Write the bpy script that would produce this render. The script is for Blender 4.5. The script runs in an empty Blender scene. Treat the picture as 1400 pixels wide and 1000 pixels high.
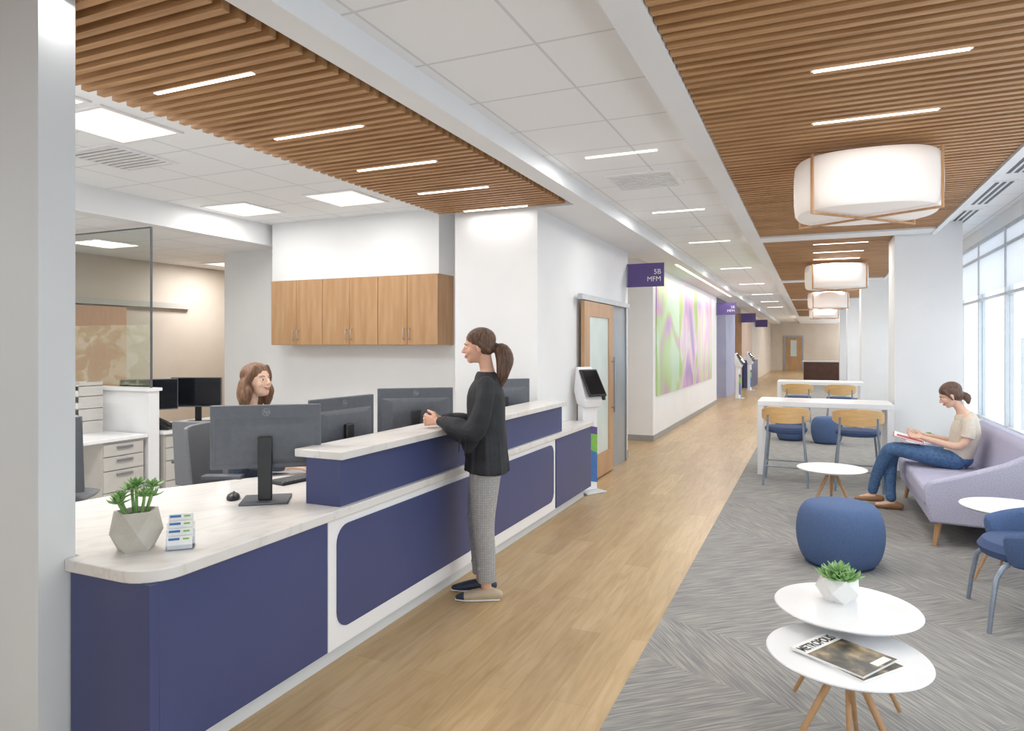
import bpy, bmesh, math, random
from mathutils import Vector, Matrix
random.seed(7)
PI=math.pi; R=math.radians
SC=bpy.context.scene; COL=SC.collection
V=Vector
SC.view_settings.view_transform='Standard'
SC.view_settings.look='None'
SC.view_settings.exposure=0
# ------------------------------------------------------------------ materials
def lin(h):
    h=h.lstrip('#'); o=[]
    for i in (0,2,4):
        c=int(h[i:i+2],16)/255
        o.append(c/12.92 if c<=.04045 else ((c+.055)/1.055)**2.4)
    return (o[0],o[1],o[2],1)
def nodes(name):
    m=bpy.data.materials.new(name); m.use_nodes=True
    nt=m.node_tree; return m,nt,nt.nodes['Principled BSDF']
def mk(nt,t,**kw):
    n=nt.nodes.new(t)
    for k,v in kw.items():
        if k in n.inputs: n.inputs[k].default_value=v
        else: setattr(n,k,v)
    return n
def ramp(nt,fac,stops):
    r=nt.nodes.new('ShaderNodeValToRGB'); e=r.color_ramp.elements
    while len(e)<len(stops): e.new(.5)
    for i,(p,c) in enumerate(stops): e[i].position=p; e[i].color=lin(c)
    nt.links.new(fac,r.inputs[0]); return r
def coords(nt,stretch=(1,1,1),rot=(0,0,0),world=False):
    if world:
        t=nt.nodes.new('ShaderNodeNewGeometry'); s=t.outputs['Position']
    else:
        t=nt.nodes.new('ShaderNodeTexCoord'); s=t.outputs['Object']
    m0=nt.nodes.new('ShaderNodeMapping'); m0.inputs['Rotation'].default_value=rot; nt.links.new(s,m0.inputs[0])
    mp=nt.nodes.new('ShaderNodeMapping'); mp.inputs['Scale'].default_value=stretch
    nt.links.new(m0.outputs[0],mp.inputs[0]); return mp.outputs[0]
def surf(name,c1,rough=.5,metal=0.,c2=None,scale=20.,detail=3,bump=0.,stretch=(1,1,1),emit=0.,coat=0.):
    m,nt,b=nodes(name)
    b.inputs['Base Color'].default_value=lin(c1); b.inputs['Roughness'].default_value=rough; b.inputs['Metallic'].default_value=metal
    if coat: b.inputs['Coat Weight'].default_value=coat
    if c2 or bump:
        n=mk(nt,'ShaderNodeTexNoise',Scale=scale,Detail=detail)
        nt.links.new(coords(nt,stretch),n.inputs['Vector'])
        if c2:
            r=ramp(nt,n.outputs['Fac'],[(.32,c1),(.68,c2)]); nt.links.new(r.outputs[0],b.inputs['Base Color'])
        if bump:
            bp=mk(nt,'ShaderNodeBump',Strength=bump,Distance=.01); nt.links.new(n.outputs['Fac'],bp.inputs['Height']); nt.links.new(bp.outputs[0],b.inputs['Normal'])
    if emit:
        b.inputs['Emission Color'].default_value=lin(c1); b.inputs['Emission Strength'].default_value=emit
    return m
WALL=surf('white_paint','#ECEDEF',.6,c2='#F0F1F2',scale=2)
WALLG=surf('grey_and_shaded_white','#D6D9DC',.6,c2='#DADDDF',scale=2)  # plain light grey, doubling as painted shade on the left front wall
BEIGE=surf('beige_paint','#D8CCBF',.6,c2='#DDD2C6',scale=2)
BLUEW=surf('periwinkle_paint','#A7ABC9',.6,c2='#B0B4CF',scale=2)
TANW=surf('warm_tan_paint','#D8CABA',.6,c2='#DDD1C2',scale=2)
GREY=surf('grey_base','#9C9A96',.55,c2='#A3A19D',scale=5)
OFLOOR=surf('pale_bounce_floor','#CFCCC8',.6,c2='#D6D3CF',scale=3)
WHITE=surf('white_laminate','#F0F1F3',.3,c2='#F3F3F5',scale=3)
BLUE=surf('navy_laminate','#404873',.4,c2='#454D7A',scale=1.2)
DARK=surf('dark_void','#2A221C',.8,c2='#30271F',scale=5)
BLACK=surf('black_plastic','#1E1F22',.4,c2='#232427',scale=30)
CHAR=surf('charcoal_plastic','#5A5E65',.45,c2='#60646B',scale=30)
SCREEN=surf('screen_glass','#14161B',.12,c2='#181B22',scale=2)
STEEL=surf('brushed_steel','#9A9DA2',.3,.9,c2='#A5A8AD',scale=60)
LOGO=surf('pale_logo_print','#878B91',.4,.0,c2='#90949A',scale=60)
LEGM=surf('grey_enamel_metal','#8E99A8',.35,.4,c2='#98A3B1',scale=30)
ALU=surf('aluminium_frame','#C0C6CC',.4,.2,c2='#C8CDD3',scale=10)
SLAT=surf('cedar_slats','#A3764A',.5,c2='#C79A6C',scale=3,stretch=(.6,9,9))
CAB=surf('maple_veneer','#B38A62',.4,c2='#C29C76',scale=3,stretch=(6,6,.6))
OAK=surf('oak_legs','#B58A5E',.45,c2='#C39A70',scale=8,stretch=(4,4,.8))
BENT=surf('maple_bentwood','#D2A86F',.4,c2='#DDB781',scale=6,stretch=(1,1,7))
PUTTY=surf('putty_metal','#C6C3BE',.45,c2='#CBC8C3',scale=6)
LILAC=surf('lilac_fabric','#AAA7C2',.9,c2='#C4C2D6',scale=220,bump=.2)
SHELL=surf('speckled_lilac_fabric','#A6A4BC',.9,c2='#C6C4D6',scale=150,detail=1,bump=.1)
POUF=surf('denim_blue_fabric','#4A608A',.85,c2='#587098',scale=180,bump=.3)
NAVYF=surf('navy_upholstery','#3C5078',.7,c2='#465B85',scale=150,bump=.2)
MESH=surf('grey_mesh_fabric','#75777C',.8,c2='#85878C',scale=260,bump=.3)
SKIN=surf('skin_warm','#D6A38A',.5,c2='#DCAC94',scale=15)
SKIN2=surf('skin_light','#E3B9A1',.5,c2='#E8C2AB',scale=15)
HAIRD=surf('dark_brown_hair','#38261D',.5,c2='#70503C',scale=90,stretch=(1,1,.08),bump=.8)
HAIRB=surf('auburn_hair','#553A2A',.5,c2='#8A6549',scale=90,stretch=(1,1,.1),bump=.8)
HAIRC=surf('brown_hair','#4E3A32',.5,c2='#795A4A',scale=90,stretch=(1,1,.1),bump=.8)
BLOUSE=surf('black_crepe','#1E2025',.75,c2='#2E3035',scale=12,bump=.8)
TEE=surf('cream_knit','#D6CBBA',.85,c2='#DFD5C7',scale=60,bump=.3)
JEANS=surf('blue_denim','#40608A',.8,c2='#56779F',scale=40,bump=.3)
TEAL=surf('slate_knit','#3C4656',.85,c2='#4A5464',scale=60,bump=.3)
SHOEB=surf('beige_leather','#B7A68E',.5,c2='#C2B29B',scale=20)
SHOEN=surf('navy_leather','#2A3145',.5,c2='#333A50',scale=20)
SHOET=surf('tan_leather','#9C7350',.5,c2='#AA815D',scale=20)
LIP=surf('lip_tint','#B4655E',.4,c2='#BC6F66',scale=30)
EYEW=surf('eye_white','#E4DFD9',.3,c2='#E8E3DD',scale=30)
EYED=surf('eye_iris','#2A1C14',.2,c2='#33241A',scale=30)
LEAF=surf('succulent_green','#5E8A4A',.45,c2='#8DB56E',scale=25)
LEAF2=surf('succulent_mint','#6B9A57',.45,c2='#A4C98A',scale=25)
CONC=surf('concrete_pot','#BBB6AC',.8,c2='#C8C4BA',scale=12)
PORC=surf('white_ceramic','#E8E8E6',.35,c2='#EEEEEC',scale=10)
SOIL=surf('soil','#3B2E24',.95,c2='#4A3A2D',scale=60)
PAPER=surf('paper','#F0F0ED',.7,c2='#F5F5F2',scale=20)
CARDB=surf('card_blue','#3F6FB0',.5,c2='#4878B8',scale=20)
CARDG=surf('card_green','#7DB850',.5,c2='#86C05A',scale=20)
REDC=surf('red_cover','#B8465A',.5,c2='#C25266',scale=20)
PURP=surf('purple_sign','#5D4A88',.45,c2='#63508E',scale=3)
LIGHTM=surf('led_lens','#FFF6EA',.5,c2='#FFF8EE',scale=5,emit=3)
TROFF=surf('troffer_lens','#FFF3E2',.5,c2='#FFF5E6',scale=5,emit=1.0)
SHADE=surf('drum_shade','#EFE7E1',.8,c2='#F2EAE5',scale=4,emit=.18)
PULL=surf('satin_nickel','#B9B7B2',.3,.8,c2='#C2C0BB',scale=30)
CREAMP=surf('coral_door','#D4A68A',.5,c2='#DAB096',scale=4,stretch=(5,5,.6))
m=bpy.data.materials.new('roller_shade'); m.use_nodes=True; nt=m.node_tree; nt.nodes.remove(nt.nodes['Principled BSDF']); out=nt.nodes['Material Output']
a=nt.nodes.new('ShaderNodeBsdfTranslucent'); a.inputs[0].default_value=lin('#F6F7FA'); d=nt.nodes.new('ShaderNodeBsdfDiffuse'); d.inputs[0].default_value=lin('#F6F7FA')
n=mk(nt,'ShaderNodeTexNoise',Scale=200.); x=nt.nodes.new('ShaderNodeMixShader'); x.inputs[0].default_value=.35; nt.links.new(a.outputs[0],x.inputs[1]); nt.links.new(d.outputs[0],x.inputs[2]); nt.links.new(x.outputs[0],out.inputs[0]); ROLL=m
# quartz
m,nt,b=nodes('white_quartz'); QUARTZ=m
n=mk(nt,'ShaderNodeTexNoise',Scale=1.6,Detail=9,Distortion=2.0); nt.links.new(coords(nt,(2.6,.8,1),(0,0,R(20))),n.inputs['Vector'])
r=ramp(nt,n.outputs['Fac'],[(.40,'#E3E0DD'),(.48,'#E0DDD9'),(.51,'#D8D4D0'),(.55,'#E4E1DE')]); nt.links.new(r.outputs[0],b.inputs['Base Color']); b.inputs['Roughness'].default_value=.28
# plank floor
m,nt,b=nodes('oak_plank_floor'); FLOOR=m
co=coords(nt,(1,1,1),(0,0,R(90)),True)
br=mk(nt,'ShaderNodeTexBrick',offset=.37,offset_frequency=2); 
for k,v in (('Scale',1.),('Mortar Size',.001),('Mortar Smooth',.3),('Bias',0.),('Brick Width',1.22),('Row Height',.18)): br.inputs[k].default_value=v
br.inputs['Color1'].default_value=lin('#BFA278'); br.inputs['Color2'].default_value=lin('#CEB38A'); br.inputs['Mortar'].default_value=lin('#AC8E62')
nt.links.new(co,br.inputs['Vector'])
g=mk(nt,'ShaderNodeTexNoise',Scale=5.,Detail=6,Distortion=.8); nt.links.new(coords(nt,(5,.5,1),world=True),g.inputs['Vector'])
gr=ramp(nt,g.outputs['Fac'],[(.3,'#E0D7C8'),(.7,'#FFFFFF')])
mx=mk(nt,'ShaderNodeMixRGB',blend_type='MULTIPLY'); mx.inputs[0].default_value=.85
nt.links.new(br.outputs[0],mx.inputs[1]); nt.links.new(gr.outputs[0],mx.inputs[2]); nt.links.new(mx.outputs[0],b.inputs['Base Color']); b.inputs['Roughness'].default_value=.33
# carpet: striated planks laid in alternating diagonal directions
m,nt,b=nodes('striated_carpet'); CARPET=m
br=mk(nt,'ShaderNodeTexBrick',offset=.5)
for k,v in (('Scale',1.),('Mortar Size',0.),('Bias',0.),('Brick Width',1.0),('Row Height',.5)): br.inputs[k].default_value=v
br.inputs['Color1'].default_value=(0,0,0,1); br.inputs['Color2'].default_value=(1,1,1,1); nt.links.new(coords(nt,(1,1,1),(0,0,R(20)),True),br.inputs['Vector'])
ws=[]
for a in (-35,50):
    n=mk(nt,'ShaderNodeTexNoise',Scale=14.,Detail=3,Roughness=.6); nt.links.new(coords(nt,(6.5,.28,1),(0,0,R(a)),True),n.inputs['Vector']); ws.append(n)
gt=mk(nt,'ShaderNodeMath',operation='GREATER_THAN'); gt.inputs[1].default_value=.5; nt.links.new(br.outputs[0],gt.inputs[0])
mx=nt.nodes.new('ShaderNodeMixRGB'); nt.links.new(gt.outputs[0],mx.inputs[0]); nt.links.new(ws[0].outputs['Fac'],mx.inputs[1]); nt.links.new(ws[1].outputs['Fac'],mx.inputs[2])
r=ramp(nt,mx.outputs[0],[(.36,'#838384'),(.5,'#969491'),(.64,'#ABA8A2')]); nt.links.new(r.outputs[0],b.inputs['Base Color']); b.inputs['Roughness'].default_value=.95
def tile(name,c):
    m,nt,b=nodes(name)
    br=mk(nt,'ShaderNodeTexBrick',offset=0.)
    for k,v in (('Scale',1.),('Mortar Size',.008),('Mortar Smooth',0.),('Bias',0.),('Brick Width',.61),('Row Height',.61)): br.inputs[k].default_value=v
    br.inputs['Color1'].default_value=lin(c); br.inputs['Color2'].default_value=lin(c); br.inputs['Mortar'].default_value=lin('#DCDEE0')
    nt.links.new(coords(nt,(1,1,1),world=True),br.inputs['Vector']); nt.links.new(br.outputs[0],b.inputs['Base Color']); b.inputs['Roughness'].default_value=.8
    return m
TILE=tile('acoustic_tile','#F6F7F8')
def glassy(name,tint,gl=.12):
    m=bpy.data.materials.new(name); m.use_nodes=True; nt=m.node_tree; nt.nodes.remove(nt.nodes['Principled BSDF']); out=nt.nodes['Material Output']
    t=nt.nodes.new('ShaderNodeBsdfTransparent'); t.inputs[0].default_value=lin(tint)
    g=nt.nodes.new('ShaderNodeBsdfGlossy'); g.inputs['Roughness'].default_value=.03
    x=nt.nodes.new('ShaderNodeMixShader'); x.inputs[0].default_value=gl
    nt.links.new(t.outputs[0],x.inputs[1]); nt.links.new(g.outputs[0],x.inputs[2]); nt.links.new(x.outputs[0],out.inputs[0]); return m
GLASS=glassy('clear_glass','#F8FBFC',.05); GLASSP=glassy('partition_glass','#F2F5F4',.04); ACR=glassy('clear_acrylic','#F4F7FA',.08)
FROST=surf('frosted_glass','#C9D6D2',.35,c2='#D5E0DC',scale=3)
m=bpy.data.materials.new('floral_film'); m.use_nodes=True; nt=m.node_tree; b=nt.nodes['Principled BSDF']; FILM=m
n=mk(nt,'ShaderNodeTexNoise',Scale=5.,Detail=2,Distortion=1.5); nt.links.new(coords(nt,(1,1,1.2)),n.inputs['Vector'])
r=ramp(nt,n.outputs['Fac'],[(.42,'#D2CDB4'),(.5,'#CBD3A0'),(.6,'#E4E4D0')]); nt.links.new(r.outputs[0],b.inputs['Base Color'])
r2=ramp(nt,n.outputs['Fac'],[(.45,'#606060'),(.62,'#8C8C8C')]); nt.links.new(r2.outputs[0],b.inputs['Alpha']); b.inputs['Roughness'].default_value=.4
def art(name,stops,sc,seed):
    m,nt,b=nodes(name)
    n=mk(nt,'ShaderNodeTexNoise',Scale=sc,Detail=1.5,Distortion=1.2); mp=coords(nt,(1,.9,.55)); 
    mp.node.inputs['Location'].default_value=(seed,seed*2,seed*3)
    nt.links.new(mp,n.inputs['Vector']); r=ramp(nt,n.outputs['Fac'],stops); nt.links.new(r.outputs[0],b.inputs['Base Color']); b.inputs['Roughness'].default_value=.35; return m
ARTS=[art('orchid_print_a',[(.3,'#B5D8C8'),(.45,'#C2DCBC'),(.54,'#AFCE80'),(.62,'#C898C3'),(.72,'#A087C8')],1.0,1.3),
      art('orchid_print_b',[(.3,'#A087C8'),(.42,'#D8A9CE'),(.52,'#E4D2E0'),(.6,'#AECC6C'),(.72,'#91BE55')],1.1,4.1),
      art('orchid_print_c',[(.3,'#C3A4D2'),(.45,'#E0BAD1'),(.55,'#D4E0B2'),(.65,'#ADCC70'),(.75,'#A28CCA')],1.1,7.7)]
# ------------------------------------------------------------------ mesh builder
def cr(pts,n=4):
    P=[tuple(p) for p in pts]; out=[]
    for i in range(len(P)-1):
        p0=P[max(i-1,0)];p1=P[i];p2=P[i+1];p3=P[min(i+2,len(P)-1)]
        for k in range(n):
            t=k/n
            out.append(tuple(.5*((2*b_)+(-a_+c_)*t+(2*a_-5*b_+4*c_-d_)*t*t+(-a_+3*b_-3*c_+d_)*t**3) for a_,b_,c_,d_ in zip(p0,p1,p2,p3)))
    out.append(P[-1]); return out
class MB:
    def __init__(s): s.bm=bmesh.new(); s.M=Matrix(); s.mi=0
    def v(s,x,y=None,z=None):
        p=V(x) if y is None else V((x,y,z)); return s.bm.verts.new(s.M@p)
    def f(s,vs):
        try:
            fc=s.bm.faces.new(vs); fc.material_index=s.mi; return fc
        except ValueError: pass
    def box(s,x0,x1,y0,y1,z0,z1):
        a=[s.v(x,y,z) for z in (z0,z1) for x,y in ((x0,y0),(x1,y0),(x1,y1),(x0,y1))]
        for q in ((3,2,1,0),(4,5,6,7),(0,1,5,4),(1,2,6,5),(2,3,7,6),(3,0,4,7)): s.f([a[i] for i in q])
        return s
    def cbox(s,c,d): return s.box(c[0]-d[0]/2,c[0]+d[0]/2,c[1]-d[1]/2,c[1]+d[1]/2,c[2]-d[2]/2,c[2]+d[2]/2)
    def prism(s,poly,z0,z1,top=1.0):
        cx=sum(p[0] for p in poly)/len(poly); cy=sum(p[1] for p in poly)/len(poly)
        a=[s.v(x,y,z0) for x,y in poly]; b=[s.v(cx+(x-cx)*top,cy+(y-cy)*top,z1) for x,y in poly]; n=len(poly)
        s.f(a[::-1]); s.f(b)
        for i in range(n): s.f([a[i],a[(i+1)%n],b[(i+1)%n],b[i]])
        return s
    def rings(s,rs,cap=True):
        L=[[s.v(p) for p in r] for r in rs]; n=len(L[0])
        for i in range(len(L)-1):
            for j in range(n): s.f([L[i][j],L[i][(j+1)%n],L[i+1][(j+1)%n],L[i+1][j]])
        if cap: s.f(L[0][::-1]); s.f(L[-1])
        return s
    def lathe(s,prof,cx=0,cy=0,seg=32,sx=1,sy=1):
        return s.rings([[(cx+max(r,.0004)*math.cos(2*PI*j/seg)*sx,cy+max(r,.0004)*math.sin(2*PI*j/seg)*sy,z) for j in range(seg)] for r,z in prof])
    def tube(s,pts,rad,seg=12,ref=None,rnd=True,sm=0):
        if not isinstance(rad,(list,tuple)): rad=[rad]*len(pts)
        rad=[r if isinstance(r,tuple) else (r,r) for r in rad]
        if sm:
            q=cr([tuple(p)+r for p,r in zip(pts,rad)],sm); pts=[x[:3] for x in q]; rad=[(max(x[3],.001),max(x[4],.001)) for x in q]
        P=[V(p) for p in pts]
        T=[]
        for i in range(len(P)):
            t=(P[min(i+1,len(P)-1)]-P[max(i-1,0)]); T.append(t.normalized() if t.length>1e-9 else V((0,0,1)))
        if ref is None: ref=V((0,1,0)) if abs(T[0].y)<.85 else V((1,0,0))
        ref=V(ref); rs=[]
        def ring(c,t,a,b):
            u=ref-t*ref.dot(t); u=u.normalized() if u.length>1e-4 else t.orthogonal().normalized(); w=t.cross(u)
            return [c+u*a*math.cos(2*PI*j/seg)+w*b*math.sin(2*PI*j/seg) for j in range(seg)]
        if rnd:
            m=min(rad[0])
            for o,k in ((.98,.25),(.8,.62),(.45,.89)): rs.append(ring(P[0]-T[0]*m*o,T[0],rad[0][0]*k,rad[0][1]*k))
        for p,t,(a,b) in zip(P,T,rad): rs.append(ring(p,t,a,b))
        if rnd:
            m=min(rad[-1])
            for o,k in ((.45,.89),(.8,.62),(.98,.25)): rs.append(ring(P[-1]+T[-1]*m*o,T[-1],rad[-1][0]*k,rad[-1][1]*k))
        return s.rings(rs)
    def ell(s,c,r,seg=20,n=12):
        rs=[]
        for i in range(n+1):
            a=-PI/2+PI*i/n; k=max(math.cos(a),.02)
            rs.append([(c[0]+r[0]*k*math.cos(2*PI*j/seg),c[1]+r[1]*k*math.sin(2*PI*j/seg),c[2]+r[2]*math.sin(a)) for j in range(seg)])
        return s.rings(rs)
    def band(s,Rr,t,a0,a1,z0,z1,n=20,cx=0,cy=0,taper=0.,sx=1):
        rs=[]
        for i in range(n+1):
            q=i/n; a=a0+(a1-a0)*q; k=(1-taper*abs(2*q-1)**3); zm=(z0+z1)/2; h=(z1-z0)/2*k; c,d=math.cos(a),math.sin(a)
            rs.append([(cx+sx*r_*c,cy+r_*d,z) for r_,z in ((Rr-t/2,zm-h),(Rr+t/2,zm-h),(Rr+t/2,zm+h),(Rr-t/2,zm+h))])
        return s.rings(rs)
    def build(s,name,mat,parent=None,bev=0,smooth=True,label=None,kind=None,sub=0,seg=2):
        me=bpy.data.meshes.new(name); bmesh.ops.recalc_face_normals(s.bm,faces=s.bm.faces); s.bm.to_mesh(me); s.bm.free()
        for m_ in (mat if isinstance(mat,list) else [mat]): me.materials.append(m_)
        if smooth:
            me.polygons.foreach_set('use_smooth',[True]*len(me.polygons)); me.set_sharp_from_angle(angle=R(38))
        o=bpy.data.objects.new(name,me); COL.objects.link(o)
        if parent: o.parent=parent
        if bev:
            q=o.modifiers.new('bevel','BEVEL'); q.width=bev; q.segments=seg; q.limit_method='ANGLE'; q.angle_limit=R(40)
        if sub: q=o.modifiers.new('sub','SUBSURF'); q.levels=sub; q.render_levels=sub
        if label: o['label']=label
        if kind: o['kind']=kind
        return o
def fused(mb,name,mat,parent,vox=.006,sm=5):
    me=bpy.data.meshes.new('tmp'); bmesh.ops.recalc_face_normals(mb.bm,faces=mb.bm.faces); mb.bm.to_mesh(me); mb.bm.free()
    o=bpy.data.objects.new('tmp',me); COL.objects.link(o)
    q=o.modifiers.new('r','REMESH'); q.mode='VOXEL'; q.voxel_size=vox; q.adaptivity=0
    q=o.modifiers.new('s','SMOOTH'); q.iterations=sm; q.factor=.5
    dg=bpy.context.evaluated_depsgraph_get(); m2=bpy.data.meshes.new_from_object(o.evaluated_get(dg)); bpy.data.objects.remove(o)
    m2.materials.clear(); m2.materials.append(mat); m2.polygons.foreach_set('use_smooth',[True]*len(m2.polygons)); m2.name=name
    o=bpy.data.objects.new(name,m2); COL.objects.link(o); o.parent=parent; return o
def tag(o,label,cat,group=None):
    o['label']=label; o['category']=cat
    if group: o['group']=group
    return o
def thing(name,label,cat,loc=(0,0,0),rot=0,group=None):
    o=bpy.data.objects.new(name,None); COL.objects.link(o); o.location=loc; o.rotation_euler=(0,0,rot); o.empty_display_size=.1
    return tag(o,label,cat,group)
def dup(root,loc,rot,label):
    r=root.copy(); COL.objects.link(r); r.location=loc; r.rotation_euler=(0,0,rot); r['label']=label
    for ch in list(root.children):
        c=ch.copy(); COL.objects.link(c); c.parent=r
        for g in ch.children:
            d=g.copy(); COL.objects.link(d); d.parent=c
    return r
def struct(name,mb,mat,parent=None,bev=0): 
    return mb.build(name,mat,parent,bev=bev,kind='structure' if parent is None else None)
def B(*a):
    m=MB(); m.box(*a); return m
def text(body,size,M,mat,parent,name='lettering',ext=.0008,align='LEFT',off=0,sx=1):
    cu=bpy.data.curves.new('t','FONT'); cu.body=body; cu.size=size; cu.extrude=ext; cu.align_x=align; cu.offset=off; cu.space_character=sx
    o=bpy.data.objects.new('t',cu); COL.objects.link(o); dg=bpy.context.evaluated_depsgraph_get()
    me=bpy.data.meshes.new_from_object(o.evaluated_get(dg)); bpy.data.objects.remove(o)
    me.transform(M); me.materials.clear(); me.materials.append(mat); o=bpy.data.objects.new(name,me); COL.objects.link(o); o.parent=parent; return o
def basis(x,y,z,t): return Matrix(((x[0],y[0],z[0],t[0]),(x[1],y[1],z[1],t[1]),(x[2],y[2],z[2],t[2]),(0,0,0,1)))
def area(loc,sx,sy,watt,col=(1,.98,.95),rot=(0,0,0)):
    l=bpy.data.lights.new('lamp','AREA'); l.shape='RECTANGLE'; l.size=sx; l.size_y=sy; l.energy=watt; l.color=col
    o=bpy.data.objects.new('lamp',l); COL.objects.link(o); o.location=loc; o.rotation_euler=rot; return o
ORD=['nearest','second nearest','third nearest','fourth nearest','fifth nearest','sixth nearest','seventh nearest','eighth nearest','ninth nearest','tenth nearest','eleventh nearest','twelfth nearest','thirteenth nearest','fourteenth nearest','fifteenth nearest','sixteenth nearest','seventeenth nearest','eighteenth nearest']
# ------------------------------------------------------------------ camera
A=math.atan(412/933)
cam=bpy.data.cameras.new('camera'); co=bpy.data.objects.new('camera',cam); COL.objects.link(co); SC.camera=co
co.location=(0,0,1.6); co.rotation_euler=(R(90),0,A); cam.lens=933/1400*36; cam.sensor_width=36; cam.shift_y=-28/1400; cam.clip_start=.05; cam.clip_end=200
# ------------------------------------------------------------------ world
w=bpy.data.worlds.new('sky'); SC.world=w; w.use_nodes=True; bg=w.node_tree.nodes['Background']; bg.inputs[0].default_value=(.95,.975,1,1); bg.inputs[1].default_value=2.6
# ------------------------------------------------------------------ shell
CZ=3.05; SZ=2.92
struct('floor',B(-12,1.9,-2.5,46,-.1,0),FLOOR)
struct('floor',B(-.81,1.9,-2.5,34,0,.006),CARPET)
struct('floor',B(-12,-2.6,1.725,6.65,0,.004),OFLOOR)  # hidden pale slab, added so light bouncing in the office is less warm
struct('ceiling',B(-6,1.9,-2.5,46,CZ,CZ+.1),TILE)
struct('ceiling',B(-12,-6.2,1.725,9.2,2.8,2.9),TILE)
struct('wall_left_front',B(-12,-2.6,1.587,1.725,0,CZ),WALLG)  # grey colour carries the shade of a white wall facing away from windows
struct('wall_rear_light_block',B(-12,-.6,-2.6,-2.5,0,CZ),WALLG)  # unseen partial wall, added to cut rear light on the left front wall
struct('wall_office_back',B(-7.05,-3.33,6.65,6.8,0,CZ),WALL)
struct('wall_left',B(-3.33,-2.43,6.11,9.6,0,CZ),WALL)
struct('wall_cabinet_soffit',B(-5.93,-3.64,6.32,6.65,2.362,CZ),WALL)
struct('wall_workroom_left',B(-8.85,-8.7,1.725,9.2,0,2.8),BEIGE)
struct('wall_workroom_back',B(-8.7,-3.33,9.05,9.2,0,2.8),BEIGE)
struct('wall_left_mural',B(-9,-2.43,11.28,19.4,0,CZ),WALL)
struct('wall_left_blue',B(-9,-2.43,21.6,24.2,0,CZ),BLUEW)
struct('wall_left_far',B(-9,-2.43,26.2,46,0,CZ),TANW)
struct('wall_far',B(-2.43,1.9,45.9,46.1,0,CZ),TANW)
struct('wall_cross_corridor',B(-12,-11.9,9.6,26.2,0,CZ),WALL)
struct('trim_1',B(-6.2,-6,1.725,6.65,2.8,CZ),WALL)
struct('trim_2',B(-2.06,-1.9,-.5,6.11,SZ,CZ),WALL)
struct('trim_3',B(-2.43,-1.9,6.11,45.9,SZ,CZ),WALL)
struct('trim_4',B(-.75,-.6,-.5,45.9,SZ-.01,CZ),WALL)
struct('trim_5',B(1.26,1.31,-.5,45.9,SZ-.02,CZ),WALL)
for i,(a,b_) in enumerate(((8.93,9.3),(15.1,15.5),(21.3,21.7),(27.5,27.9),(34,45.9))): struct('trim_%d'%(6+i),B(-.6,1.26,a,b_,SZ-.01,CZ),WALL)
struct('baseboard_left',B(-2.43,-2.418,7.0,7.28,0,.1),GREY)
struct('baseboard_mural',B(-2.43,-2.418,11.28,19.4,0,.1),GREY)
struct('baseboard_mural_end',B(-9,-2.43,11.268,11.28,0,.1),GREY)
struct('baseboard_door_wall',B(-2.43,-2.418,9.32,9.6,0,.1),GREY)
for i,y in enumerate((9.32,15.5,21.7,27.9)):
    m=MB(); m.box(.89,1.58,y,y+.7,0,CZ); struct('wall_pillar_%d'%(i+1),m,WALL)
    struct('baseboard_pillar_%d'%(i+1),B(.88,1.59,y-.012,y,.006,.1),GREY)
struct('wall_right',B(1.9,2.05,-2.5,46,0,.64),WALL)
struct('trim_12',B(1.9,2.05,-2.5,46,SZ-.02,CZ),WALL)
struct('trim_13',B(1.82,2.0,-2.5,46,.64,.675),WHITE)
y0=8.98-1.32*8
for i in range(26):
    a=y0+1.32*i; b_=a+1.32
    wn=bpy.data.objects.new('window_%d'%(i+1),None); COL.objects.link(wn); wn.location=(1.95,a,.675); wn['kind']='structure'
    m=MB(); H=SZ-.02-.675
    m.box(-.04,.04,-.022,.022,0,H); m.box(-.035,.035,.022,1.298,0,.04); m.box(-.035,.035,.022,1.298,H-.04,H)
    for z in (1.49,2.02): m.box(-.035,.035,.022,1.298,z-.018,z+.018)
    m.build('window_frame',ALU,wn); B(-.004,.004,.022,1.298,.04,H-.04).build('glass_pane',GLASS,wn)
    if i>=6:
        B(-.03,-.026,.03,1.29,1.56,H-.03).build('roller_shade',ROLL,wn)
bd=thing('office_building','pale grey neighbouring building seen through the windows behind the sofa','building',(16,0,-6))
m=MB(); m.box(0,6,-10,70,0,8.2); m.build('facade',surf('pale_facade','#989FA9',.8,c2='#A0A7B1',scale=1),bd)
for z in (1,4.2,6.4):
    m=MB()
    for k in range(26): m.box(-.05,0,-9+3*k,-7+3*k,z,z+1.3)
    m.build('window_row',surf('facade_glass','#7C8898',.4,c2='#8894A3',scale=1),bd)
# ------------------------------------------------------------------ slat ceilings
def slats(x0,x1,ya,yb,label,xb0=None,xb1=None,pitch=.085,wd=.040):
    t=thing('wood_slat_ceiling',label,'ceiling panel',((x0+x1)/2,ya,SZ)); cx=(x0+x1)/2
    m=MB(); n=int((yb-ya)/pitch)
    for i in range(n):
        y=pitch*(i+.3); m.box(x0-cx,x1-cx,y,y+wd,0,.085)
    m.build('slats',SLAT,t,smooth=False)
    B((xb0 or x0)-cx,(xb1 or x1)-cx,0,yb-ya,.085,.105).build('backing',DARK,t)
    return t
slats(-3.46,-2.12,.6,6.09,'wood slat ceiling hung over the reception counter at left',-3.42,-2.06)
slats(-.595,1.25,.8,8.9,'large wood slat ceiling nearest above the lounge with the big drum light')
slats(-.595,1.25,9.32,15.08,'second wood slat ceiling beyond the first white pillar')
slats(-.595,1.25,15.52,21.28,'third wood slat ceiling far along the lounge',pitch=.1,wd=.05)
slats(-.595,1.25,21.72,27.48,'fourth wood slat ceiling far down the lounge',pitch=.12,wd=.06)
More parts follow.
